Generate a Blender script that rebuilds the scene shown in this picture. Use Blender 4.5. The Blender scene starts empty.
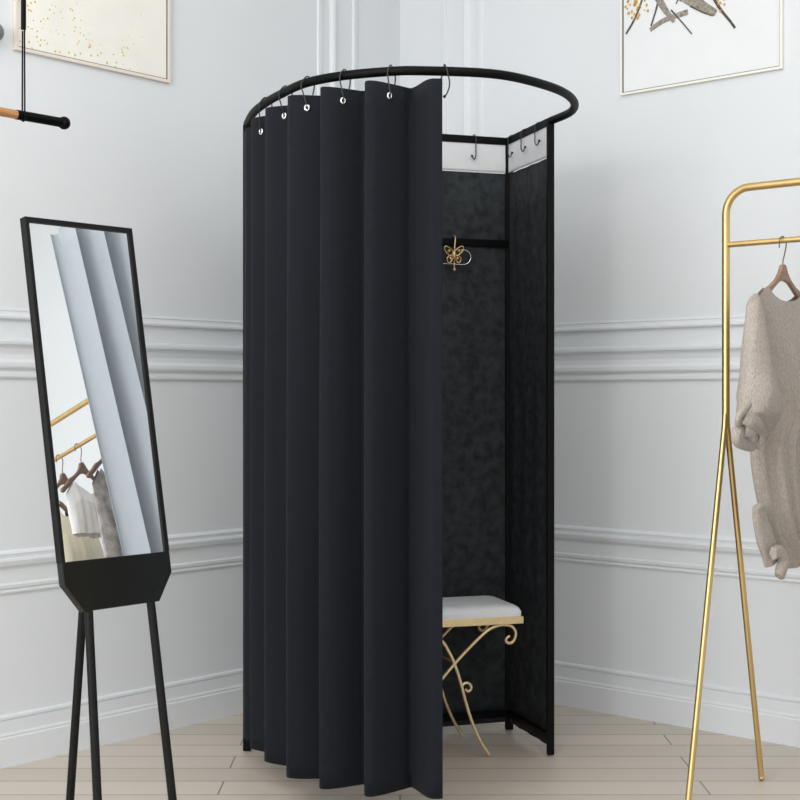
import bpy, math, random
from mathutils import Vector as V, Matrix
random.seed(7)
S = bpy.context.scene
COL = S.collection
F, HY, EYE = 1380.0, 397.0, 1.13          # focal length in px, horizon row, eye height
PI = math.pi

# ------------------------------------------------------------------ helpers
def mat(name, color, rough=.6, metal=0.0, noise=0.0, nscale=20, bump=0.0, bscale=80, sheen=0.0, stretch=None, coat=0.0, spec=.5):
    m = bpy.data.materials.new(name); m.use_nodes = True
    nt = m.node_tree; b = nt.nodes['Principled BSDF']
    b.inputs['Base Color'].default_value = (*color, 1)
    b.inputs['Roughness'].default_value = rough
    b.inputs['Metallic'].default_value = metal
    b.inputs['Specular IOR Level'].default_value = spec
    if sheen:
        b.inputs['Sheen Weight'].default_value = sheen
        b.inputs['Sheen Roughness'].default_value = .5
    if coat: b.inputs['Coat Weight'].default_value = coat
    tc = nt.nodes.new('ShaderNodeTexCoord'); mp = nt.nodes.new('ShaderNodeMapping')
    nt.links.new(tc.outputs['Object'], mp.inputs['Vector'])
    if stretch: mp.inputs['Scale'].default_value = stretch
    n = nt.nodes.new('ShaderNodeTexNoise'); n.inputs['Scale'].default_value = nscale; n.inputs['Detail'].default_value = 6
    nt.links.new(mp.outputs['Vector'], n.inputs['Vector'])
    r = nt.nodes.new('ShaderNodeValToRGB')
    r.color_ramp.elements[0].position = .3; r.color_ramp.elements[1].position = .7
    r.color_ramp.elements[0].color = (*[c*(1-noise) for c in color], 1)
    r.color_ramp.elements[1].color = (*[min(1, c*(1+noise)) for c in color], 1)
    nt.links.new(n.outputs['Fac'], r.inputs['Fac']); nt.links.new(r.outputs['Color'], b.inputs['Base Color'])
    if bump:
        n2 = nt.nodes.new('ShaderNodeTexNoise'); n2.inputs['Scale'].default_value = bscale; n2.inputs['Detail'].default_value = 4
        nt.links.new(mp.outputs['Vector'], n2.inputs['Vector'])
        bp = nt.nodes.new('ShaderNodeBump'); bp.inputs['Strength'].default_value = bump; bp.inputs['Distance'].default_value = .004
        nt.links.new(n2.outputs['Fac'], bp.inputs['Height']); nt.links.new(bp.outputs['Normal'], b.inputs['Normal'])
    return m

def c8(r, g, b):
    f = lambda c: (c/255/12.92) if c/255 <= .04045 else ((c/255+.055)/1.055)**2.4
    return (f(r), f(g), f(b))

class MB:
    def __init__(s): s.v = []; s.f = []; s.m = []; s.cur = 0
    def face(s, *i): s.f.append(i); s.m.append(s.cur)
    def grid(s, rows, close_u=False, close_v=False):
        o = len(s.v); nr = len(rows); nc = len(rows[0])
        for r in rows: s.v += [tuple(p) for p in r]
        for i in range(nr if close_v else nr-1):
            for j in range(nc if close_u else nc-1):
                a = o+i*nc+j; b = o+i*nc+(j+1) % nc; c = o+((i+1) % nr)*nc+(j+1) % nc; d = o+((i+1) % nr)*nc+j
                s.face(a, b, c, d)
        return o
    def box(s, c, ax, ay, az):                       # centre, three half-axis vectors
        c, ax, ay, az = V(c), V(ax), V(ay), V(az); o = len(s.v)
        for i in (-1, 1):
            for j in (-1, 1):
                for k in (-1, 1): s.v.append(tuple(c+ax*i+ay*j+az*k))
        for q in ((0,1,3,2),(4,6,7,5),(0,4,5,1),(2,3,7,6),(0,2,6,4),(1,5,7,3)): s.face(*[o+x for x in q])
    def tube(s, pts, r, n=14, closed=False, caps=True):
        pts = [V(p) for p in pts]; N = len(pts); rs = r if isinstance(r, (list, tuple)) else [r]*N
        T = []
        for i in range(N):
            if closed: t = pts[(i+1) % N]-pts[i-1]
            else: t = pts[min(i+1, N-1)]-pts[max(i-1, 0)]
            T.append(t.normalized())
        up = V((0,0,1)) if abs(T[0].z) < .9 else V((1,0,0))
        nrm = (up-T[0]*up.dot(T[0])).normalized(); rows = []
        for i in range(N):
            nrm = (nrm-T[i]*nrm.dot(T[i])).normalized(); bn = T[i].cross(nrm)
            rr = rs[i] if isinstance(rs[i], (tuple, list)) else (rs[i], rs[i])
            rows.append([pts[i]+nrm*math.cos(a)*rr[0]+bn*math.sin(a)*rr[1] for a in [2*PI*k/n for k in range(n)]])
        o = s.grid(rows, close_u=True, close_v=closed)
        if caps and not closed:
            s.face(*[o+k for k in range(n)][::-1]); s.face(*[o+(N-1)*n+k for k in range(n)])
    def sphere(s, c, r, n=16, m=10, ax=(1,1,1)):
        c = V(c); rows = []
        for i in range(m+1):
            a = PI*i/m*.998+.003
            rows.append([c+V((math.sin(a)*math.cos(2*PI*k/n)*r*ax[0], math.sin(a)*math.sin(2*PI*k/n)*r*ax[1], math.cos(a)*r*ax[2])) for k in range(n)])
        s.grid(rows, close_u=True)
    def prism(s, outline, d):                        # outline: list of Vectors (planar), d: offset vector
        o = len(s.v); n = len(outline); d = V(d)
        s.v += [tuple(V(p)) for p in outline]+[tuple(V(p)+d) for p in outline]
        s.face(*[o+k for k in range(n)][::-1]); s.face(*[o+n+k for k in range(n)])
        for k in range(n): s.face(o+k, o+(k+1) % n, o+n+(k+1) % n, o+n+k)
    def build(s, name, m, parent=None, smooth=False, bevel=0, solid=0, sub=0, kind=None):
        me = bpy.data.meshes.new(name); me.from_pydata(s.v, [], s.f)
        ms = m if isinstance(m, (list, tuple)) else [m]
        for x in ms: me.materials.append(x)
        for p, k in zip(me.polygons, s.m): p.material_index = k; p.use_smooth = smooth
        o = bpy.data.objects.new(name, me); COL.objects.link(o)
        import bmesh
        bm = bmesh.new(); bm.from_mesh(me); bmesh.ops.recalc_face_normals(bm, faces=bm.faces); bm.to_mesh(me); bm.free()
        if smooth and hasattr(me, 'set_sharp_from_angle'): me.set_sharp_from_angle(angle=math.radians(50))
        if parent:
            o.parent = parent; o.matrix_parent_inverse = Matrix.Translation(parent.location).inverted()
        if bevel:
            b = o.modifiers.new('bevel', 'BEVEL'); b.width = bevel; b.segments = 3; b.limit_method = 'ANGLE'
        if solid:
            b = o.modifiers.new('solid', 'SOLIDIFY'); b.thickness = solid; b.offset = 0
        if sub:
            b = o.modifiers.new('sub', 'SUBSURF'); b.levels = sub; b.render_levels = sub
        if kind: o['kind'] = kind
        return o

def thing(name, loc, label, cat, group=None):
    o = bpy.data.objects.new(name, None); o.empty_display_size = .1; COL.objects.link(o); o.location = loc
    return tag(o, label, cat, group)
def tag(o, label, cat, group=None):
    o['label'] = label; o['category'] = cat
    if group: o['group'] = group
    return o
def catmull(pts, n=8, closed=False):
    pts = [V(p) for p in pts]; out = []; N = len(pts)
    for i in range(N if closed else N-1):
        if closed: p0, p1, p2, p3 = pts[i-1], pts[i], pts[(i+1) % N], pts[(i+2) % N]
        else: p0, p1, p2, p3 = pts[max(i-1, 0)], pts[i], pts[i+1], pts[min(i+2, N-1)]
        for k in range(n):
            t = k/n
            out.append(.5*((2*p1)+(p2-p0)*t+(2*p0-5*p1+4*p2-p3)*t*t+(3*p1-p0-3*p2+p3)*t**3))
    if not closed: out.append(pts[-1])
    return out
def lerp(a, b, t): return a+(b-a)*t
def interp(x, xs, ys):
    if x <= xs[0]: return ys[0]
    for i in range(len(xs)-1):
        if x <= xs[i+1]: return lerp(ys[i], ys[i+1], (x-xs[i])/(xs[i+1]-xs[i]))
    return ys[-1]
def at(px, py, P, n):                                # where the sight line through a photo point meets a plane
    d = V(((px-400)/F, 1, -(py-HY)/F)); O = V((0, 0, EYE)); P = V(P); n = V(n)
    return O+d*((P-O).dot(n)/d.dot(n))
def depth(px, py, y): return V(((px-400)/F*y, y, EYE-(py-HY)/F*y))

# ------------------------------------------------------------------ materials
M = {}
M['wall'] = mat('wall_paint', c8(221, 225, 228), .7, noise=.012, nscale=3, bump=.03, bscale=150)
M['trimw'] = mat('trim_paint', c8(223, 227, 230), .5)
M['ceil'] = mat('ceiling_paint', c8(236, 236, 236), .8)
M['black'] = mat('black_powder_coat', (.0015, .0015, .0017), .5, noise=.15, nscale=200, spec=.12)
M['wire'] = mat('black_wire', (.012, .012, .013), .35, spec=.5)
M['navy'] = mat('navy_curtain_cloth', (.0088, .0104, .0148), .85, noise=.12, nscale=60, bump=.25, bscale=900, sheen=.02, spec=.15)
M['suede'] = mat('charcoal_suede', (.034, .039, .043), .95, noise=.38, nscale=34, bump=.3, bscale=120, spec=.15)
M['header'] = mat('white_cloth_band', c8(222, 225, 228), .9, noise=.02, bump=.1, bscale=400)
M['chrome'] = mat('silver_eyelet', (.8, .8, .82), .18, metal=1)
M['gold'] = mat('brushed_brass', c8(216, 186, 128), .40, metal=1, noise=.06, nscale=60, stretch=(1, 1, .1))
M['pgold'] = mat('pale_gold', c8(226, 204, 160), .38, metal=.75, noise=.08, nscale=80)
M['cushion'] = mat('white_cushion', c8(226, 228, 231), .7, noise=.02, bump=.05, bscale=300)
M['mframe'] = mat('black_mirror_frame', (.004, .004, .004), .45, noise=.3, nscale=30, spec=.2)
M['mgloss'] = mat('black_gloss_panel', (.004, .0045, .004), .16, noise=.4, nscale=5, spec=.35)
M['glass'] = mat('mirror_glass', (.93, .95, .96), .01, metal=1)
M['wood'] = mat('oak_wood', c8(176, 128, 84), .5, noise=.25, nscale=8, stretch=(3, 3, 30))
M['hanger'] = mat('brown_hanger_wood', c8(150, 120, 100), .5, noise=.2, nscale=14, stretch=(1, 1, 6))
M['hangerd'] = mat('dark_hanger_wood', c8(112, 84, 70), .5, noise=.15, nscale=14)
M['copper'] = mat('bronze_wire', c8(120, 98, 84), .35, metal=.8)
M['knit'] = mat('taupe_knit', c8(176, 167, 158), .95, noise=.22, nscale=320, stretch=(1, 1, .35), bump=1.0, bscale=330, sheen=.1)
M['knitg'] = mat('grey_patterned_knit', c8(160, 155, 152), .95, noise=.5, nscale=22, bump=.6, bscale=90, sheen=.2)
M['cream'] = mat('cream_satin', c8(228, 222, 200), .6, noise=.04, nscale=20)
M['whitec'] = mat('white_cotton', c8(238, 236, 234), .85, noise=.03, bump=.1)
M['grayc'] = mat('dark_grey_cloth', c8(84, 84, 86), .9, noise=.1, bump=.2)
M['blue'] = mat('pale_blue_drape', c8(160, 167, 174), .85, noise=.02, nscale=40, bump=.15, bscale=500, sheen=.1)
M['fcream'] = mat('cream_picture_frame', c8(238, 236, 226), .5)
M['fbeige'] = mat('beige_picture_frame', c8(226, 217, 206), .5)
M['liner'] = mat('dark_frame_liner', c8(70, 70, 68), .5)
M['paper'] = mat('pale_grey_art_paper', c8(230, 233, 235), .9, noise=.02, nscale=6)
M['paperw'] = mat('ivory_art_paper', c8(238, 237, 229), .9, noise=.03, nscale=9)
M['ink'] = mat('ink_stroke', c8(88, 80, 74), .9, noise=.5, nscale=90)
M['inkl'] = mat('ink_wash', c8(150, 142, 132), .9, noise=.45, nscale=110)
M['ochre'] = mat('ochre_paint', c8(206, 160, 66), .9, noise=.35, nscale=120)
M['greyball'] = mat('grey_enamel', c8(112, 120, 120), .35)
M['pink'] = mat('rose_bead', c8(214, 176, 160), .3)

# floor: pale wood boards
fm = mat('pale_wood_floor', c8(206, 196, 184), .35, noise=.08, nscale=4, stretch=(1, 14, 1))
nt = fm.node_tree; b = nt.nodes['Principled BSDF']
br = nt.nodes.new('ShaderNodeTexBrick'); br.inputs['Scale'].default_value = 1; br.offset = .37
br.inputs['Brick Width'].default_value = 1.4; br.inputs['Row Height'].default_value = .14; br.inputs['Mortar Size'].default_value = .0025
br.inputs['Color1'].default_value = (*c8(208, 198, 186), 1); br.inputs['Color2'].default_value = (*c8(196, 185, 172), 1); br.inputs['Mortar'].default_value = (*c8(120, 110, 100), 1)
tc = [n for n in nt.nodes if n.type == 'TEX_COORD'][0]
nt.links.new(tc.outputs['Object'], br.inputs['Vector']); nt.links.new(br.outputs['Color'], b.inputs['Base Color'])

# ------------------------------------------------------------------ room shell
CORN = V((0, 5.6, 0))
LD, LN = V((-.66, -.7513, 0)).normalized(), V((.7513, -.66, 0)).normalized()
RD, RN = V((.7513, -.66, 0)).normalized(), V((-.66, -.7513, 0)).normalized()
CEIL = 3.4; WLEN = 8.2
def wp(side, s, off, z):
    d, n = (LD, LN) if side == 'left' else (RD, RN)
    return CORN+d*s+n*off+V((0, 0, z))
for side in ('left', 'right'):
    m = MB(); d, n = (LD, LN) if side == 'left' else (RD, RN)
    m.prism([wp(side, -.1, 0, -.1), wp(side, WLEN, 0, -.1), wp(side, WLEN, 0, CEIL+.1), wp(side, -.1, 0, CEIL+.1)], -n*.1)
    m.build('wall_'+side, M['wall'], kind='structure')
A, Bc, Cc = CORN, CORN+LD*WLEN, CORN+RD*WLEN
Dc = CORN+LD*WLEN+RD*WLEN
for nm, z0, dz, mm in (('floor', 0, -.08, fm), ('ceiling', CEIL, .08, M['ceil'])):
    m = MB(); m.prism([A+V((0,0,z0)), Bc+V((0,0,z0)), Dc+V((0,0,z0)), Cc+V((0,0,z0))], (0, 0, dz))
    m.build(nm, mm, kind='structure')

def run(side, prof, s0, s1, name):                   # horizontal moulding with a cross-section
    m = MB(); m.prism([wp(side, s0, o*.8, z) for o, z in prof], (LD if side == 'left' else RD)*(s1-s0))
    o = m.build(name, M['trimw'], kind='structure'); return o
def runv(side, prof, z0, z1, name):                  # vertical moulding: profile (s, off)
    m = MB(); m.prism([wp(side, s, o*.75, z0) for s, o in prof], (0, 0, z1-z0))
    return m.build(name, M['trimw'], kind='structure')
rail = [(0,1.187),(.008,1.187),(.014,1.193),(.014,1.203),(.009,1.208),(.009,1.214),(.022,1.219),(.026,1.225),(.026,1.236),(.020,1.242),
        (.014,1.246),(.011,1.262),(.016,1.280),(.024,1.288),(.034,1.292),(.036,1.300),(.034,1.308),(.024,1.311),(0,1.311)]
pan = [(0,1.369),(.014,1.369),(.018,1.373),(.018,1.379),(.010,1.383),(.008,1.392),(.011,1.396),(.009,1.402),(0,1.403)]
low = [(0,.526),(.006,.527),(.010,.533),(.006,.540),(.013,.546),(.014,.555),(.006,.560),(.005,.600),(.008,.606),(.020,.614),(.026,.628),(.024,.634),(.012,.637),(.014,.645),(.017,.650),(.012,.656),(.005,.660),(0,.660)]
base = [(0,0),(.020,0),(.020,.086),(.016,.091),(.017,.096),(.012,.104),(.010,.140),(.014,.146),(.013,.153),(.007,.157),(0,.157)]
tn = 1
for side in ('left', 'right'):
    run(side, rail, 0, WLEN, 'trim_%d' % tn); tn += 1
    e = .39 if side == 'left' else .342
    run(side, pan, e, WLEN, 'trim_%d' % tn); tn += 1
    run(side, low, 0, WLEN, 'trim_%d' % tn); tn += 1
    run(side, base, 0, WLEN, 'baseboard_'+side)
    ss = (.278, .39, .468) if side == 'left' else (.2415, .342, .418)
    runv(side, [(ss[0]-.02,0),(ss[0]-.018,.008),(ss[0]-.004,.012),(ss[0]+.003,.010),(ss[0]+.006,0)], 1.311, CEIL, 'trim_%d' % tn); tn += 1
    runv(side, [(ss[1]-.012,0),(ss[1]-.009,.012),(ss[1],.016),(ss[1]+.01,.012),(ss[1]+.016,.004),(ss[1]+.02,0)], 1.363, CEIL, 'trim_%d' % tn); tn += 1
    runv(side, [(ss[2]-.03,0),(ss[2]-.02,.004),(ss[2]-.006,.008),(ss[2]+.006,.007),(ss[2]+.01,0)], 1.395, CEIL, 'trim_%d' % tn); tn += 1

# ------------------------------------------------------------------ fitting room frame
ZR = 2.0
PL, PC, PR = V((-.491, 4.40, 0)), V((.370, 4.68, 0)), V((.474, 4.35, 0))
PL = V((-.487, 4.398, 0))
fr = thing('fitting_room', (0, 4.2, 0), 'black metal fitting booth with oval top rail and charcoal fabric walls, in the room corner', 'fitting room')
rp = [(-.491,4.374),(-.447,4.22),(-.395,4.077),(-.346,3.972),(-.263,3.826),(-.156,3.738),(-.027,3.688),(.053,3.680),(.22,3.705),(.328,3.768),(.449,3.91),(.511,4.06),(.521,4.21),(PR.x,PR.y)]
rp = [(PL.x,PL.y)]+rp[1:]
ringpts = catmull([V((x, y, ZR)) for x, y in rp], 10)
m = MB(); m.tube(ringpts, .0125, 16); m.build('top_rail', M['black'], fr, smooth=True)
for P, r in ((PL, .0125), (PC, .0138), (PR, .0115)):
    m = MB(); m.box(P+V((0,0,ZR/2)), (r,0,0), (0,r,0), (0,0,ZR/2-.004)); m.build('post', M['black'], fr, bevel=.003)
def barbetween(a, b, z, hh, hw, name):
    d = (b-a).normalized(); n = V((-d.y, d.x, 0)); m = MB()
    m.box((a+b)/2+V((0,0,z)), (b-a)/2, n*hw, (0,0,hh)); return m.build(name, M['black'], fr, bevel=.003)
barbetween(PL, PC, ZR-.006, .0125, .0125, 'top_bar'); barbetween(PC, PR, ZR-.004, .0125, .0125, 'top_bar')
barbetween(PL, PC, 1.648, .0125, .0125, 'cross_bar')
barbetween(PL, PC, .06, .0125, .0125, 'bottom_bar'); barbetween(PC, PR, .06, .0125, .0125, 'bottom_bar')
def panel(a, b, off, seed):
    d = (b-a).normalized(); n = V((d.y, -d.x, 0))*off; L = (b-a).length
    def sheet(z0, z1, th, name, mm, par, rip):
        rows = []
        nu, nv = 60, 12
        for k in range(nv+1):
            z = lerp(z0, z1, k/nv)
            rows.append([a+d*L*u/nu+n+V((0,0,z))+V((d.y,-d.x,0))*rip*math.sin(u*.35+seed)*math.sin(k*.5+seed) for u in range(nu+1)])
        m = MB(); m.grid(rows); return m.build(name, mm, par, smooth=True, solid=th)
    p = sheet(.03, 1.885, .004, 'fabric_panel', M['suede'], fr, .002)
    n = n+V((d.y, -d.x, 0))*.0058; q = sheet(1.888, 1.985, .003, 'header_band', M['header'], p, .0004)
    q['label'] = 'white cloth strip along the top of the charcoal panel'
panel(PL+(PC-PL)*.012, PC-(PC-PL)*.004, 0, 0)
panel(PC+(PR-PC)*.012, PR-(PR-PC)*.012, -.0, 2)

# ------------------------------------------------------------------ navy curtain
cum = [0]
for i in range(1, len(ringpts)): cum.append(cum[-1]+(ringpts[i]-ringpts[i-1]).length)
def rod(s):
    for i in range(len(cum)-1):
        if s <= cum[i+1] or i == len(cum)-2:
            t = (s-cum[i])/(cum[i+1]-cum[i]); p = ringpts[i].lerp(ringpts[i+1], t)
            a = ringpts[max(i-1, 0)]; b2 = ringpts[min(i+2, len(ringpts)-1)]
            T = (b2-a).normalized(); return p, T, V((T.y, -T.x, 0))
def s_of_px(px):
    for k in range(0, 1400):
        s = cum[-1]*k/1400; p = rod(s)[0]
        if s > .02 and 400+F*p.x/p.y >= px: return s
peaks = [s_of_px(x) for x in (259, 275, 301, 334, 378, 435)]
peaks = [peaks[0]-.11]+peaks
ph = [2*PI*k for k in range(len(peaks))]
s_end = s_of_px(442.6)
print('peaks', [round(x, 3) for x in peaks], s_end)
def cpos(s, z, extra=0):
    p, T, N = rod(max(s, .001)); f = interp(s, peaks, ph); c = math.cos(f)
    low_ = 1-(z/1.965); A = (.050+.006*low_)*interp(s, [0, .1, .42, .6, .75, .86], [0, .28, .42, .6, .8, 1]); Bt = .009
    w = .0015*math.sin(3*z+f)
    return p+N*(A*c+extra+.004)-T*(Bt*c*(1 if s > .1 else s/.1))+T*w*0+N*w+V((0, 0, z-p.z))
cur = MB(); NS = 420; rows = []
for k in range(41):
    v = k/40; row = []
    for i in range(NS+1):
        s = .012+(s_end-.012)*i/NS; f = interp(s, peaks, ph)
        zt = 1.965+.002*math.cos(f)+.001*math.sin(7*s)-interp(s, [0, .15, .3], [.016, .010, 0]); row.append(cpos(s, lerp(zt, .075, v)))
    rows.append(row)
cur.grid(rows)
root = thing('fitting_room_curtain', (-.2, 3.85, 0), 'long navy pleated curtain hanging from the oval black rail, front left', 'curtain')
cur.build('curtain_cloth', M['navy'], root, smooth=True, solid=.0025)
hookpx = [(263, 262, 118), (283, 286, 116), (305, 307, 108), (342, 343, 101), (388, 389, 96)]   # rail, eyelet columns
grom = []
for k_, (rx, gx, gy) in enumerate(hookpx):
    s = peaks[k_+1]; z = 1.925
    best = min((abs(400+F*cpos(s+.001*q, z).x/cpos(s+.001*q, z).y-gx), s+.001*q) for q in range(0, 60))[1]; s = best
    c = cpos(s, z); d1 = cpos(s+.004, z)-cpos(s-.004, z); n = V((d1.y, -d1.x, 0)).normalized(); t = d1.normalized()
    z = EYE-(gy-HY)/F*c.y if k_ else 1.92; c.z = z; grom.append((c, n, t))
    m = MB(); ctr = c+n*.003
    m.tube([ctr+t*.0058*math.cos(a)+V((0,0,1))*.0070*math.sin(a) for a in [2*PI*k/20 for k in range(20)]], .0034, 8, closed=True)
    g = m.build('eyelet', M['chrome'], root, smooth=True); g['label'] = 'silver metal eyelet'
# hooks over the rail
def hook(pts, label, group, ball=True, r=.0019):
    P = catmull(pts, 6); m = MB(); m.tube(P, r, 8)
    if ball: m.sphere(P[-1], .0042, 10, 8)
    o = m.build('curtain_hook', M['wire'], smooth=True); return tag(o, label, 'hook', group)
order = ['first', 'second', 'third', 'fourth', 'fifth']
for i, (rx, gx, gy) in enumerate(hookpx):
    s = s_of_px(rx+2.5); p, T, N = rod(s); c, gn, gt = grom[i]; up = V((0,0,1)); g = c+gn*.006
    a = (N*.95-T*.12).normalized()
    pts = [c-gn*.004-up*.003, g-up*.004, g+up*.006, p+a*.0185-up*.016-T*.001, p+a*.0165-T*.001, p+up*.0168, p-a*.0165+T*.004, p-a*.016-up*.018+T*.006, p-a*.012-up*.034+T*.006]
    hook(pts, 'thin black curtain hook through a silver eyelet, %s from the left on the booth rail' % order[i], 'hooks holding up the navy curtain', ball=False)
up = V((0,0,1))
s = s_of_px(444); p, T, N = rod(s)
hook([p-T*.006+N*.0-up*.032, p-T*.008-N*.012-up*.02, p-N*.017, p+up*.018+T*.0, p+N*.017+T*.004, p+N*.014+T*.012-up*.035, p+N*.012+T*.006-up*.06, p+N*.008-T*.001-up*.069],
     'empty black rail hook dangling just right of the curtain edge', 'empty hooks on the booth rails', ball=True)
bd = (PC-PL).normalized(); bn = V((bd.y, -bd.x, 0))
sd = (PR-PC).normalized(); sn = V((sd.y, -sd.x, 0))
def barhook(P, n, t, L, curl, label):
    hook([P-n*.0165-up*.012-t*.002, P-n*.0165+up*.008, P+up*.0165, P+n*.0165+up*.006, P+n*.0175-up*.03, P+n*.0175-up*(L-.012)+t*.000, P+n*.018-up*L+t*curl*.4, P+n*.018-up*(L-.001)+t*curl*.8, P+n*.018-up*(L-.010)+t*curl*1.2][:9],
         label, 'empty hooks on the booth rails')
Zb = V((0,0,ZR-.005))
P0 = PL+(at(474, 145, PL, bn)-PL).dot(bd)*bd
barhook(P0+Zb, bn, bd, .068, -.012, 'empty black hook with ball tip hanging on the rear top bar')
for px_, lab in ((513, 'empty black hook on the side top bar, nearest the corner post'), (526, 'empty black hook in the middle of the side top bar'), (540, 'empty black hook on the side top bar, nearest the right post')):
    q = at(px_, 140, PC, sn); P0 = PC+(q-PC).dot(sd)*sd
    barhook(P0+Zb, -sn if sn.x > 0 else sn, sd, .060, .030, lab)

# ------------------------------------------------------------------ butterfly hook on the cross bar
bp0 = V((at(455, 244, PL+bn*.02, bn).x, at(455, 244, PL+bn*.02, bn).y, 1.648))
bf = thing('coat_hook', bp0, 'small gold butterfly hook with silver wire loop hung on the booth cross bar', 'hook')
def bq(x, y, o=.0): return at(x, y, PL+bn*(.03+o), bn)
m = MB(); m.tube(catmull([bq(454.5, 253), bq(454.7, 247, .002), bp0+bn*.002+up*.016, bp0-bn*.034+up*.016, bp0-bn*.036-up*.008], 6), .0022, 8); m.build('hanging_loop', M['pgold'], bf, smooth=True)
m = MB()
for sx in (-1, 1):
    c = 454
    for pts in (((0,-1),(3,-5),(8,-8),(9.5,-5),(7,-1),(2.5,2)), ((1,1),(5,2),(7,5),(5,9),(2.5,7),(.5,3))):
        P = catmull([bq(c+sx*x, 254+y, .004+.001*abs(x)*.3) for x, y in pts], 5, closed=True); m.tube(P, .0021, 8, closed=True)
        cen = bq(c+sx*sum(x for x, y in pts)/6, 254+sum(y for x, y in pts)/6, .004); m.sphere(cen, .006, 8, 6)
m.build('wing', M['gold'], bf, smooth=True)
m = MB(); m.sphere(bq(454, 255, .008), .0075, 12, 10, (1, 1, 1.9)); m.build('body', M['pgold'], bf, smooth=True)
m = MB(); m.tube(catmull([bq(443, 263.7), bq(453, 263.9), bq(464, 264.6), bq(468.5, 262.5), bq(470.8, 257.5), bq(468.8, 252), bq(463.5, 249.6), bq(459, 251)], 8), .0018, 8); m.build('wire_loop', M['chrome'], bf, smooth=True)
m = MB(); m.tube([bq(454.2, 258), bq(454.3, 268)], .0018, 8); m.sphere(bq(454.4, 269.5), .005, 10, 8); m.build('drop_pin', M['pink'], bf, smooth=True)

# ------------------------------------------------------------------ bench
th = math.radians(16.5); ba, bb = V((math.cos(th), math.sin(th), 0)), V((-math.sin(th), math.cos(th), 0))
FRc = V((.386, 4.36, 0)); BL, BD = .43, .262
def bn_(u, v, z): return FRc+ba*u+bb*v+V((0,0,z))
bench = thing('vanity_stool', bn_(-BL/2, BD/2, 0), 'gold scroll-legged stool with a white padded seat, inside the fitting booth', 'stool')
m = MB(); rows = []
for (z, ins, rr) in ((.437, 0, .012), (.452, -.001, .014), (.463, .004, .02), (.470, .014, .03), (.473, .045, .04), (.474, .12, .01)):
    row = []
    for k in range(48):
        a = 2*PI*k/48+PI/48; ca, sa = math.cos(a), math.sin(a)
        hx, hy = BL/2-ins-rr, BD/2-min(ins, .10)-rr
        row.append(bn_(-BL/2+(1 if ca > 0 else -1)*hx+rr*ca, BD/2+(1 if sa > 0 else -1)*hy+rr*sa, z))
    rows.append(row)
o = m.grid(rows, close_u=True); m.face(*[o+5*48+k for k in range(48)]); m.face(*[o+k for k in range(48)][::-1])
m.build('seat_cushion', M['cushion'], bench, smooth=True)
m = MB(); m.box(bn_(-BL/2, BD/2, .426), ba*(BL/2+.004), bb*(BD/2+.004), (0,0,.0115)); m.build('seat_rim', M['pgold'], bench, bevel=.002)
fn = -bb; Pf = FRc-bb*-.004
def fq(x, y): return at(x, y, FRc+bb*.006, bb)
L1 = [(509.7,636),(507,637.7),(505.8,640.6),(508,643),(512,642.4),(515,637.5),(515.4,631.5),(511.8,626.6),(504.8,624.8),(496.7,626),(487,631),(475.5,641.5),(462.5,655),(454.4,664),(442.7,678),(432,693),(422,712),(415,733),(409,750)]
L2 = [(398,636),(401,641),(396,643),(391,636),(394,628),(405,626),(417,627),(430,632),(442.7,642),(447.9,650),(452.8,659.7),(457.6,672.7),(461.7,686.5),(466,703),(472,722),(480,740),(489,752)]
def legbuild(L, back, nm):
    pts = [fq(*p) for p in L]
    if back: pts = [p+bb*(BD-.012) for p in pts]
    pts[-1].z = .006; pts = catmull(pts, 6)
    n = len(pts); m = MB(); m.tube(pts, [.0040+.0012*min(1, i/20) for i in range(n)], 10); m.build(nm, M['pgold'], bench, smooth=True)
for back in (0, 1):
    legbuild(L1, back, 'leg'); legbuild([(a, b_+0) for a, b_ in L2], back, 'leg')
m = MB(); m.tube(catmull([fq(461.5, 688), fq(463, 684.5), fq(467, 682.8), fq(470.5, 685), fq(471, 689), fq(468, 691.5), fq(465.5, 689)], 6), .0042, 10); m.build('scroll', M['pgold'], bench, smooth=True)
m = MB(); c = fq(454.2, 663.5); m.tube([c, c+bb*(BD-.012)], .004, 10); m.build('stretcher', M['pgold'], bench, smooth=True)

# ------------------------------------------------------------------ leaning floor mirror
al = math.radians(10.4); MX = V((.66, .7513, 0)).normalized(); MN0 = V((.7513, -.66, 0)).normalized()
MU = (V((0,0,1))*math.cos(al)-MN0*math.sin(al)).normalized(); MNn = MX.cross(MU).normalized()
if MNn.dot(MN0) < 0: MNn = -MNn
MB0 = depth(63, 575, 3.0)
def mq(x, y):                                        # local (u, v) of a photo point on the mirror face
    q = at(x, y, MB0, MNn)-MB0; return q.dot(MX), q.dot(MU)
def mp(u, v, o=0): return MB0+MX*u+MU*v+MNn*o
tl, tr = mq(24, 216), mq(131.8, 228.8); br_, bl = mq(170.5, 573), mq(63, 575)
W = tr[0]; H = (tl[1]+tr[1])/2
print('mirror', tl, tr, br_, W, H)
mir = thing('floor_mirror', V((mp(W/2, -.8).x, mp(W/2, -.8).y, 0)), 'tall black-framed mirror leaning back on a stand by the left wall', 'mirror')
gl = [mq(28.5, 221.5), mq(128, 233.2), mq(165.8, 551), mq(65.5, 562.5)]
gu0, gu1 = (gl[0][0]+gl[3][0])/2, (gl[1][0]+gl[2][0])/2
gv1, gv0 = (gl[0][1]+gl[1][1])/2, (gl[2][1]+gl[3][1])/2
print('glass', gl, gu0, gu1, gv0, gv1)
TH = .016
m = MB()
def mbar(u0, u1, v0, v1): m.box(mp((u0+u1)/2, (v0+v1)/2, -TH/2+.001), MX*(u1-u0)/2, MU*(v1-v0)/2, MNn*(TH/2))
mbar(0, gu0, gv0, H); mbar(gu1, W, gv0, H); mbar(gu0, gu1, gv1, H)
m.build('frame', M['mframe'], mir)
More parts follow.
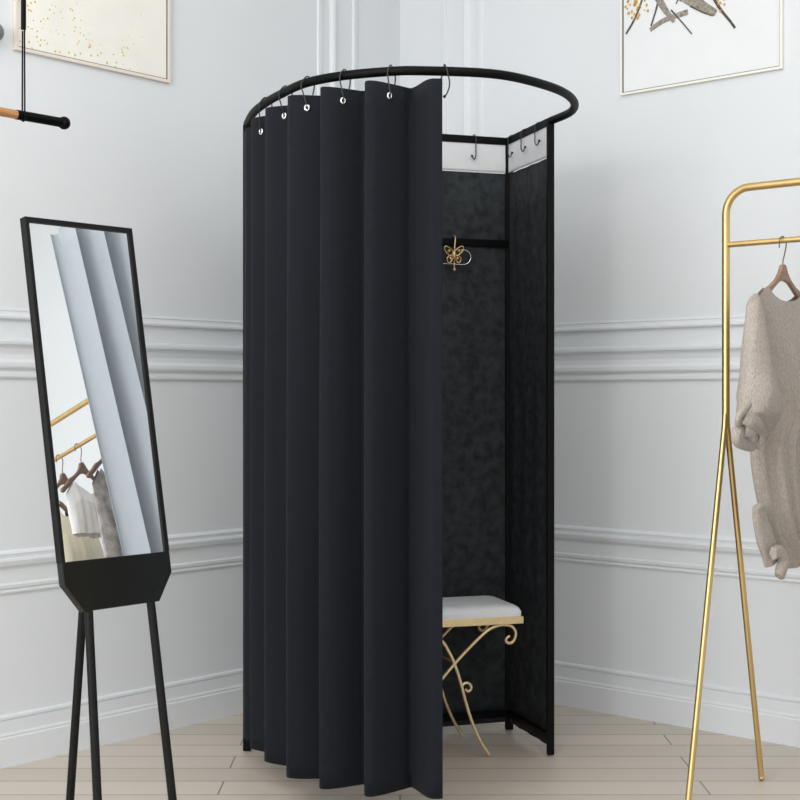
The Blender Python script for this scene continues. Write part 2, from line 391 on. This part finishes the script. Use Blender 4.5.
m = MB(); ch = .035; y1 = mq(171, 572)[1]; y2 = -.085
outl = [(0, gv0), (W, gv0), (W, y1), (W-.045, y2), (.045, y2), (0, y1)]
m.prism([mp(u, v, .001) for u, v in outl], -MNn*(TH+.005)); m.build('lower_panel', M['mgloss'], mir, bevel=.002)
m = MB(); m.prism([mp(gu0-.001, gv0-.001, -.0035), mp(gu1+.001, gv0-.001, -.0035), mp(gu1+.001, gv1+.001, -.0035), mp(gu0-.001, gv1+.001, -.0035)], -MNn*.003)
m.build('glass', M['glass'], mir)
m = MB(); m.prism([mp(0, gv0, -TH), mp(W, gv0, -TH), mp(W, H, -TH), mp(0, H, -TH)], -MNn*.004); m.build('backing_board', M['mframe'], mir)
# stand: a post under the panel and a foot plate, rear strut
pz = mp(W/2, y2+.01, -TH/2)
for sgn in (-1, 1):
    a = mp(W/2+sgn*.085, y2+.03, -TH/2); q = mp(W/2+sgn*.11, -.5, 0); q = V((q.x, q.y, 0))+MN0*.0
    m = MB(); m.tube([a, V((q.x, q.y, .008))], .010, 12); m.build('front_leg', M['mframe'], mir, smooth=True)
a = mp(W/2, .35, -TH-.006); q = V((a.x, a.y, .008))-MN0*.12
m = MB(); m.tube([a, q], .010, 12); m.build('rear_strut', M['mframe'], mir, smooth=True)
f1 = mp(W/2-.11, -.5, 0); f2 = mp(W/2+.11, -.5, 0)
m = MB(); m.tube([V((f1.x, f1.y, .20)), V((f2.x, f2.y, .20))], .007, 12); m.build('crossbar', M['mframe'], mir, smooth=True)

# ------------------------------------------------------------------ brass racks
def rack(base, length, ztop, zlow, zsplit, label, spread=.217):
    d, h = RD, V((.66, .7513, 0)).normalized(); base = V(base); e = base+d*length
    t = thing('clothes_rack', (base+e)/2, label, 'clothes rack', 'brass clothes racks')
    R = .07; pts = [base+up*(zsplit-.03), base+up*(ztop-R-.02)]
    for k in range(0, 9):
        a = PI/2*k/8; pts.append(base+d*(R-R*math.cos(a))+up*(ztop-R+R*math.sin(a)))
    for k in range(8, -1, -1):
        a = PI/2*k/8; pts.append(e-d*(R-R*math.cos(a))+up*(ztop-R+R*math.sin(a)))
    pts += [e+up*(ztop-R-.02), e+up*(zsplit-.03)]
    m = MB(); m.tube(pts, .0112, 16); m.build('frame', M['gold'], t, smooth=True)
    m = MB(); m.tube([base+up*zlow, e+up*zlow], .0082, 14); m.build('hanging_rail', M['gold'], t, smooth=True)
    for P in (base, e):
        for sg in (-1, 1):
            m = MB(); m.tube([P+h*sg*.004+up*(zsplit+.012), P+h*sg*.007+up*(zsplit-.02), P+h*sg*spread+up*.010], .0086, 14)
            m.sphere(P+h*sg*spread+up*.010, .010, 12, 8); m.build('leg', M['gold'], t, smooth=True)
    return d, h
D1 = 3.9; b1 = V((.2362*D1, D1, 0))
d_, h_ = rack(b1, .72, EYE+209.5/F*D1-.006, EYE+152/F*D1, EYE-21/F*D1, 'tall brass A-leg clothes rack holding the taupe sweater, right of the booth')
D2 = 3.5; b2 = V((.2362*D2, D2, 0))+RD*.56
rack(b2, .86, 1.745, 1.605, 1.10, 'brass clothes rack with cream, white and grey garments, seen in the mirror')

def hanger(P, name_mat, label, group=None, w=.168, h=None, k=1.0):
    """P: point on the rail; hanger hangs in the vertical plane along h"""
    h = V(h or h_); n = V((-h.y, h.x, 0)); t = thing('clothes_hanger', P, label, 'hanger', group)
    zt = -.066
    prof = [(.006,0),(.012,-.004),(.022,-.022),(.040,-.040),(.07,-.058),(.10,-.070),(.13,-.094),(w,-.116),(w+.003,-.126),(w-.008,-.132),(.13,-.114),(.10,-.094),(.06,-.068),(.03,-.050),(0,-.044)]
    out = prof+[(-a, b_) for a, b_ in prof[-2::-1]]
    m = MB(); m.prism([P+h*a*k+up*(zt+b_*k)-n*.006 for a, b_ in out], n*.012); m.build('shoulder_bar', name_mat, t, bevel=.0025)
    r = .0205
    pts = [P+up*(zt-.004), P+up*(zt+.012)+h*.002, P+up*(-.034)+h*.012, P+h*(r)+up*(-.012)]
    for q in range(1, 9):
        a = -.3+ (PI+.3)*q/8; pts.append(P+h*r*math.cos(a)+up*(-.006+(r-.004)*math.sin(a)))
    pts.append(P-h*(r+.001)+up*(-.022))
    m = MB(); m.tube(catmull(pts, 4), .0018, 8); m.build('hook', M['copper'], t, smooth=True)
    return t
sh = .17
H1 = b1+RD*sh+up*(EYE+152/F*D1)
for k in range(200):                                  # slide along the rail until the hanger hook stands where the photo has it
    q = b1+RD*(.002*k)
    if 400+F*q.x/q.y >= 782.5: H1 = q+up*(EYE+152/F*D1+.0); break
print('H1', H1)
hanger(H1, M['hanger'], 'brown wooden hanger inside the taupe sweater on the brass rack')

# ------------------------------------------------------------------ garments
def garment(P, h, n, top, bot, Lf, Rf, thick, rip, nrip, nu=70, nv=60, seed=0, flare=0):
    rnd = random.Random(seed); phs = [rnd.uniform(0, 6.28) for _ in range(6)]
    front, back = [], []
    for j in range(nv+1):
        v = j/nv; rf, rb = [], []
        for i in range(nu+1):
            u = i/nu; t = lerp(Lf(v), Rf(v), u); z = lerp(top(u), bot(u), v)
            edge = math.sqrt(max(0, 1-(2*u-1)**2)); tap = min(1, .25+v*2.2)
            w = thick*edge*tap*(1+flare*v)
            r = rip*min(1, v*2.0)*edge*(math.sin(nrip*u*6.28+phs[0]+1.2*math.sin(v*2+phs[1]))+.5*math.sin(nrip*2.3*u*6.28+phs[2]+v*2)+.35*math.sin(nrip*.6*u*6.28+v*7+phs[3]))
            rf.append(P+h*t+up*z+n*(w+r)); rb.append(P+h*t+up*z-n*(w-r*.5))
        front.append(rf); back.append(rb)
    rows = [a+b_[::-1][1:-1] for a, b_ in zip(front, back)]
    m = MB(); m.grid(rows, close_u=True); return m
hn = V((.7513, -.66, 0)).normalized()                 # the side of a hanging garment that faces the camera
def gq(x, y, o=.0):
    q = at(x, y, H1+hn*o, hn)-H1; return q.dot(h_), q.z
Q = lambda x, y, o=0: at(x, y, H1+hn*o, hn)
pts_left = [(753,300),(756,320),(760,345),(764,372),(764,400),(762,425),(752,450),(753,465),(755,480),(759,500),(763,520),(770,538),(780,553),(789,567)]
LV = [gq(*p) for p in pts_left]; z_sh = LV[0][1]; z_hm = gq(797, 567)[1]
print('sweater', [(round(a, 3), round(b_, 3)) for a, b_ in LV], z_hm)
vs = [(z_sh-b_)/(z_sh-z_hm) for a, b_ in LV]; ts = [a for a, b_ in LV]
neckz = gq(785, 302)[1]
def sw_top(u):
    t = lerp(-.175, .19, u); a = abs(t)
    ztab = interp(a, [0, .04, .065, .085, .097, .104, .125, .155, .19], [neckz, neckz+.004, neckz+.012, neckz+.022, neckz+.032, -.135, -.145, -.163, -.195])
    return ztab
sw = thing('knit_sweater', V((H1.x, H1.y, .6)), 'oversized taupe knit sweater with tied sleeve on a wooden hanger, right edge', 'sweater')
g = garment(H1, h_, hn, sw_top, lambda u: z_hm+.012*math.sin(u*5), lambda v: interp(v, vs, ts), lambda v: .20+.01*math.sin(3*v), .040, .0055, 5, seed=3)
g.build('body', M['knit'], sw, smooth=True)
def flat_tube(pl, name, mm, par, th=.45, smooth=True, n=24, rp=0, o=.03, seed=1):
    """pl: (px, py, half width px, depth offset) -> soft flattened tube facing the camera side"""
    rnd = random.Random(seed); phs = rnd.uniform(0, 6)
    C = [Q(x, y, o+dz) for x, y, w, dz in pl]; W_ = [w*3.75/F*1.35 for x, y, w, dz in pl]
    n0 = len(C); CC = catmull(C, 6); m = MB(); rows = []
    for i, c in enumerate(CC):
        t = min(i/6, n0-1); k = min(int(t), n0-2); w = lerp(W_[k], W_[k+1], t-k)
        T = (CC[min(i+1, len(CC)-1)]-CC[max(i-1, 0)]).normalized(); sd_ = T.cross(hn).normalized()
        row = []
        for a in range(n):
            an = 2*PI*a/n; rr = 1+rp*math.sin(an*5+phs+i*.25)+rp*.5*math.sin(an*9+i*.6)
            row.append(c+sd_*math.cos(an)*w*rr+hn*math.sin(an)*w*th*rr)
        rows.append(row)
    oo = m.grid(rows, close_u=True); m.face(*[oo+k for k in range(n)][::-1]); m.face(*[oo+(len(CC)-1)*n+k for k in range(n)])
    return m.build(name, mm, par, smooth=smooth, sub=1)
flat_tube([(757,297,3,-.022),(755,306,7.5,-.012),(755.5,325,9.5,-.004),(756,350,12.5,0),(758,375,16,.004),(759,397,20,.01),(759,412,20,.010),(757,426,15,.006),(753,438,8,0)], 'sleeve', M['knit'], sw, rp=.035, seed=4, th=.75, o=.026)
flat_tube([(750,404,2,.046),(746,409,2.8,.050),(741,414,3.2,.048),(738,421,3.2,.040),(741,424,2.2,.036)], 'tied_cuff', M['knit'], sw, rp=.05, o=.03, th=.7)
flat_tube([(743,419,3,.048),(750,421,5,.056),(757,425,5.2,.056),(762,432,3.6,.050),(761,441,3.2,.044),(756,447,2.6,.036)], 'tied_cuff', M['knit'], sw, rp=.05, o=.03, th=.7, seed=6)
flat_tube([(742,424,4,.026),(738,433,6.5,.028),(738,440,5,.028),(746,444,5,.028),(753,444,4.5,.030),(751,435,6,.034)], 'tied_cuff', M['knit'], sw, rp=.05, o=.03, th=.7, seed=8)
flat_tube([(757,505,6,0),(760,520,8,0),(765,537,10,0),(769,552,9,.0),(771,564,8,0)], 'sleeve', M['knit'], sw, rp=.04, th=.5, seed=9, o=.022)
flat_tube([(773,554,5,.03),(779,552,5,.03),(784,560,5.5,.03),(781,570,6,.03),(779,577,5,.03)], 'tied_cuff', M['knit'], sw, rp=.06, th=.6, seed=12, o=.02)

# garments of the second rack (seen only in the mirror)
h2 = V((.88, .475, 0)).normalized(); n2 = V((h2.y, -h2.x, 0)); r2z = up*1.605; r2o = V((.2362*D2, D2, 0))
def r2(s): return r2o+RD*s+r2z
hanger(r2(1.00), M['hangerd'], 'dark brown hanger carrying the cream camisole', 'hangers on the second brass rack', h=h2)
hanger(r2(.87), M['hangerd'], 'dark brown hanger carrying the white blouse', 'hangers on the second brass rack', h=h2)
hanger(r2(.70), M['hangerd'], 'dark brown hanger carrying the grey patterned sweater', 'hangers on the second brass rack', h=h2)
hanger(r2(1.14), M['hangerd'], 'dark brown hanger carrying the charcoal top', 'hangers on the second brass rack', h=h2)
P = r2(.985)
cam = thing('camisole', P-up*.4, 'cream satin camisole with thin straps on the second brass rack', 'camisole')
g = garment(P, h2, n2, lambda u: -.225+.012*math.cos(u*4*PI)-.02*math.sin(u*PI), lambda u: -.72, lambda v: -.125-.03*v, lambda v: .125+.03*v, .03, .006, 3, seed=5)
g.build('body', M['cream'], cam, smooth=True)
for sg in (-1, 1):
    m = MB(); m.tube(catmull([P+h2*sg*.105-up*.215, P+h2*sg*.11+n2*.02-up*.2, P+h2*sg*.12-up*.148, P+h2*sg*.11-n2*.02-up*.2, P+h2*sg*.105-up*.215], 5), .002, 8); m.build('strap', M['cream'], cam, smooth=True)
P = r2(.865)
g = garment(P, h2, n2, lambda u: interp(abs(2*u-1), [0, .5, .6, 1], [-.20, -.165, -.150, -.205]), lambda u: -.36, lambda v: -.15-.01*v, lambda v: .17+.02*v, .03, .007, 4, seed=8)
o = g.build('blouse', M['whitec'], smooth=True); tag(o, 'plain white blouse on the second brass rack', 'blouse')
P = r2(.70)
g = garment(P, h2, n2, lambda u: interp(abs(2*u-1), [0, .5, .6, 1], [-.22, -.175, -.155, -.22]), lambda u: -.80, lambda v: -.15-.02*v, lambda v: .20+.03*v, .04, .010, 4, seed=11)
o = g.build('patterned_sweater', M['knitg'], smooth=True); tag(o, 'grey and white patterned knit sweater on the second brass rack', 'sweater')
P = r2(1.14)
g = garment(P, h2, n2, lambda u: interp(abs(2*u-1), [0, .5, .6, 1], [-.36, -.30, -.155, -.21]), lambda u: -.85, lambda v: -.20, lambda v: .20, .035, .008, 4, seed=15)
o = g.build('charcoal_top', M['grayc'], smooth=True); tag(o, 'charcoal grey top at the far end of the second brass rack', 'top')

# ------------------------------------------------------------------ pale blue drape right of the frame
dr = thing('drape', (1.06, 3.22, 0), 'pale blue floor-length drape on a ceiling rail, seen in the mirror', 'curtain')
m = MB(); rows = []; Y0, Y1 = 3.047, 3.42
for k in range(31):
    v = k/30; row = []
    for i in range(261):
        u = i/260; y = lerp(Y0, Y1, u); ph_ = (y-Y0)/.098*2*PI+2.2
        z0_ = 2.335+.006*math.cos(ph_)+(0 if u > .055 else -.02)
        row.append((1.055-.024*math.cos(ph_)*(1-.2*v)+.004*math.sin(4*v+ph_*.5), y-.016*math.sin(ph_-.6)+.004*math.cos(ph_), lerp(z0_, .03, v)))
    rows.append(row)
m.grid(rows); m.build('drape_cloth', M['blue'], dr, smooth=True, solid=.002)
rl = thing('curtain_rail', (1.055, 3.22, 2.37), 'slim white rail on two rods under the ceiling, above the pale drape', 'curtain rail')
m = MB(); m.tube([(1.055, 3.0, 2.372), (1.055, 3.46, 2.372)], .011, 12); m.build('rail', M['trimw'], rl, smooth=True)
for y in (3.08, 3.38):
    m = MB(); m.tube([(1.055, y, 2.38), (1.055, y, CEIL)], .006, 10); m.build('rod', M['trimw'], rl, smooth=True)
for k in range(6):
    y = 3.05+k*.068; m = MB(); m.tube([V((1.055+.014*math.cos(a), y, 2.366+.020*math.sin(a))) for a in [2*PI*q/16 for q in range(16)]], .0016, 6, closed=True)
    m.build('glider_ring', M['chrome'], rl, smooth=True)

# ------------------------------------------------------------------ pictures
def picture(side, x0, x1, yb, zt, mf, ml, mp_, label, fw, name='framed_picture'):
    """x0,x1: photo columns of the outer frame; yb: photo row of its lower left"""
    d, n = (LD, LN) if side == 'left' else (RD, RN)
    P = CORN+n*.0
    a = at(x0, yb, P, n); b_ = at(x1, yb, P, n); sa, sb = (a-CORN).dot(d), (b_-CORN).dot(d); s0, s1 = min(sa, sb), max(sa, sb)
    z0 = a.z if side == 'left' else at(x1, yb, P, n).z
    t = thing(name, wp(side, (s0+s1)/2, 0, z0), label, 'picture')
    def ring(i0, i1, o0, o1, nm, mm):
        m = MB()
        for (sa_, sb_, za, zb) in ((s0+i0, s1-i0, z0+i0, z0+i1), (s0+i0, s1-i0, zt-i1, zt-i0), (s0+i0, s0+i1, z0+i1, zt-i1), (s1-i1, s1-i0, z0+i1, zt-i1)):
            m.prism([wp(side, sa_, o0, za), wp(side, sb_, o0, za), wp(side, sb_, o0, zb), wp(side, sa_, o0, zb)], n*(o1-o0))
        return m.build(nm, mm, t)
    ring(0, fw, .002, .014, 'frame', mf); ring(fw, fw+.003, .002, .0095, 'liner', ml)
    i = fw+.003; m = MB(); m.prism([wp(side, s0+i, .003, z0+i), wp(side, s1-i, .003, z0+i), wp(side, s1-i, .003, zt-i), wp(side, s0+i, .003, zt-i)], n*.004)
    m.build('paper', mp_, t); return t, (s0+i, s1-i, z0+i, zt-i)
tL, (a0, a1, az0, az1) = picture('left', 13, 168, 50, 2.98, M['fbeige'], M['liner'], M['paperw'], 'cream picture with gold speckles in a thin beige frame, left wall', .010)
tR, (c0, c1, cz0, cz1) = picture('right', 622, 784, 69, 3.0, M['fcream'], M['liner'], M['paper'], 'ink painting of a bird on branches in a cream frame, right wall', .008)
def wq(side, x, y, o=.0085):
    n = LN if side == 'left' else RN; q = at(x, y, CORN+n*o, n); return q
# gold speckles (left): a voronoi pattern in the paper
def speckle(m, col, scale, thr):
    nt = m.node_tree; b = nt.nodes['Principled BSDF']; src = b.inputs['Base Color'].links[0].from_socket
    tc = [n for n in nt.nodes if n.type == 'TEX_COORD'][0]
    vo = nt.nodes.new('ShaderNodeTexVoronoi'); vo.inputs['Scale'].default_value = scale
    n1 = nt.nodes.new('ShaderNodeTexNoise'); n1.inputs['Scale'].default_value = 3.2
    lt = nt.nodes.new('ShaderNodeMath'); lt.operation = 'LESS_THAN'
    sb = nt.nodes.new('ShaderNodeMath'); sb.operation = 'MULTIPLY_ADD'; sb.inputs[1].default_value = 1.6; sb.inputs[2].default_value = thr
    mx = nt.nodes.new('ShaderNodeMix'); mx.data_type = 'RGBA'
    nt.links.new(tc.outputs['Object'], vo.inputs['Vector']); nt.links.new(tc.outputs['Object'], n1.inputs['Vector'])
    nt.links.new(n1.outputs['Fac'], sb.inputs[0]); nt.links.new(vo.outputs['Distance'], lt.inputs[0]); nt.links.new(sb.outputs[0], lt.inputs[1])
    nt.links.new(lt.outputs[0], mx.inputs[0]); nt.links.new(src, mx.inputs[6]); mx.inputs[7].default_value = (*col, 1)
    nt.links.new(mx.outputs[2], b.inputs['Base Color'])
speckle(M['paperw'], c8(216, 192, 110), 62, -.62)
def stroke(mb, pts, w0, w1, side='right', o=.0085):
    P = catmull([wq(side, x, y, o) for x, y in pts], 5); rows = []; n = len(P); d = RD if side == 'right' else LD
    for i, p in enumerate(P):
        T = (P[min(i+1, n-1)]-P[max(i-1, 0)]).normalized(); nn = RN if side == 'right' else LN; sd_ = T.cross(nn).normalized(); w = lerp(w0, w1, i/(n-1))
        rows.append([p+sd_*w, p+sd_*w+nn*.0006, p-sd_*w+nn*.0006, p-sd_*w])
    mb.grid(rows, close_u=True)
m = MB()
stroke(m, [(626,34),(636,16),(645,-10),(652,-40)], .004, .003); stroke(m, [(651,26),(657,6),(662,-20)], .003, .004); stroke(m, [(712,-4),(721,10),(730,21),(735,28)], .005, .004)
stroke(m, [(671,10),(680,20),(692,34)], .003, .002); stroke(m, [(690,6),(702,12),(713,16)], .003, .002); stroke(m, [(640,-60),(680,-30),(712,-4)], .006, .004)
stroke(m, [(700,-70),(690,-30),(676,4)], .004, .002)
m.build('painted_branches', M['ink'], tR)
m = MB(); stroke(m, [(655,-8),(664,8),(674,22)], .016, .006, o=.0088); stroke(m, [(672,-16),(688,-4),(702,6),(716,13)], .034, .010, o=.0082); stroke(m, [(665,-22),(672,-10),(684,-4)], .022, .02, o=.0080)
stroke(m, [(650,30),(665,20),(688,12)], .008, .010, o=.0078)
m.build('painted_bird', M['inkl'], tR)
m = MB(); rnd = random.Random(5)
for (cx, cy, sp, nb) in ((634, 6, 9, 26), (721, 1, 6, 12), (690, -50, 16, 22)):
    for k in range(nb):
        x = cx+rnd.gauss(0, sp*.55); y = cy+rnd.gauss(0, sp*.6); p = wq('right', x, y, .0092); r = rnd.uniform(.003, .007)
        m.prism([p+RD*r*math.cos(2*PI*q/6)*rnd.uniform(.6, 1.2)+up*r*math.sin(2*PI*q/6) for q in range(6)], RN*.0006)
m.build('painted_blossom', M['ochre'], tR)

# ------------------------------------------------------------------ hanging rail, top left
zb = 3.95
e1 = depth(64, 123, zb); wallp = LD
hr = thing('hanging_rail', e1, 'wooden clothes rail with black tube end hung on black straps, top left', 'clothes rail')
j1 = at(17.5, 113, e1, LN); far = e1+LD*1.15
ax = (e1-at(17.5, 113, e1, LN)).normalized()
e1h = e1.copy(); dirr = -LD
j = e1+LD*((at(17.5, 113, e1, LN)-e1).dot(LD)); j.z = e1.z
far = e1+LD*1.05
m = MB(); m.tube([j, far-LD*.16], .0125, 16); m.build('wooden_bar', M['wood'], hr, smooth=True)
m = MB(); m.tube([e1, j+LD*.004], .0138, 16); m.build('end_tube', M['black'], hr, smooth=True)
m = MB(); m.sphere(e1, .0185, 16, 12); m.build('end_cap', M['black'], hr, smooth=True)
m = MB(); m.tube([far-LD*.17, far], .0138, 16); m.sphere(far, .0185); m.build('end_tube', M['black'], hr, smooth=True)
for px_ in (23.5, None):
    s_ = (at(23.5, 112, e1, LN)-e1).dot(LD) if px_ else .98
    c = e1+LD*s_
    m = MB()
    for q in (-1, 1): m.tube([c+LD*q*.0055+LN*q*.0145+up*.0, c+LD*q*.0055+LN*q*.013+up*.24], .0024, 8)
    m.tube([c+LN*.0145, c+LN*.0105-up*.0105, c-up*.015, c-LN*.0105-up*.0105, c-LN*.0145], .0024, 8)
    m.box(c+up*(.24+(CEIL-e1.z-.24)/2), LD*.0045, LN*.006, up*((CEIL-e1.z-.24)/2)); m.build('strap', M['black'], hr)
# grey enamel dome on the left wall
q = at(-6, 32, CORN+LN*.03, LN)
kn = thing('wall_lamp', q, 'small round grey enamel wall lamp, half cut by the left edge', 'lamp')
m = MB(); m.sphere(q, .030, 20, 14); m.build('shade', M['greyball'], kn, smooth=True)
m = MB(); m.tube([q-LN*.03, q-LN*.012], .016, 16); m.build('mount', M['greyball'], kn, smooth=True)

# ------------------------------------------------------------------ camera, light
cam = bpy.data.cameras.new('camera'); co = bpy.data.objects.new('camera', cam); COL.objects.link(co)
co.location = (0, 0, EYE); co.rotation_euler = (PI/2, 0, 0); cam.sensor_width = 36; cam.lens = 36*F/800; cam.shift_y = -(400-HY)/800*1.0
cam.clip_start = .05
S.camera = co
def area(name, loc, target, size, power, color=(1, 1, 1), sy=None):
    l = bpy.data.lights.new(name, 'AREA'); l.energy = power; l.size = size; l.color = color
    if sy: l.shape = 'RECTANGLE'; l.size_y = sy
    o = bpy.data.objects.new(name, l); COL.objects.link(o); o.location = loc
    o.rotation_euler = (V(target)-V(loc)).to_track_quat('-Z', 'Y').to_euler(); return o
area('ceiling_softbox', (0, 2.0, 3.33), (0, 2.1, 0), 3.6, 54, (1, .99, .97), 2.2)
area('left_front_fill', (-2.7, -.2, 2.2), (.2, 4.2, 1.3), 2.6, 30, (.96, .98, 1.0), 2.2)  # added area light from front left for the curtain folds; no window there
area('rear_fill', (-2.9, -1.0, 2.0), (0, 4.2, 1.1), 2.2, 92, (1, .995, .985), 1.8)  # added fill behind the camera: lifts the lower walls, shades the fold flanks
w = bpy.data.worlds.new('world'); S.world = w; w.use_nodes = True
w.node_tree.nodes['Background'].inputs[0].default_value = (.965, .98, 1, 1); w.node_tree.nodes['Background'].inputs[1].default_value = 1.35
S.view_settings.view_transform = 'Standard'; S.view_settings.look = 'None'; S.view_settings.gamma = 1; S.view_settings.exposure = 0
S.view_settings.use_curve_mapping = False
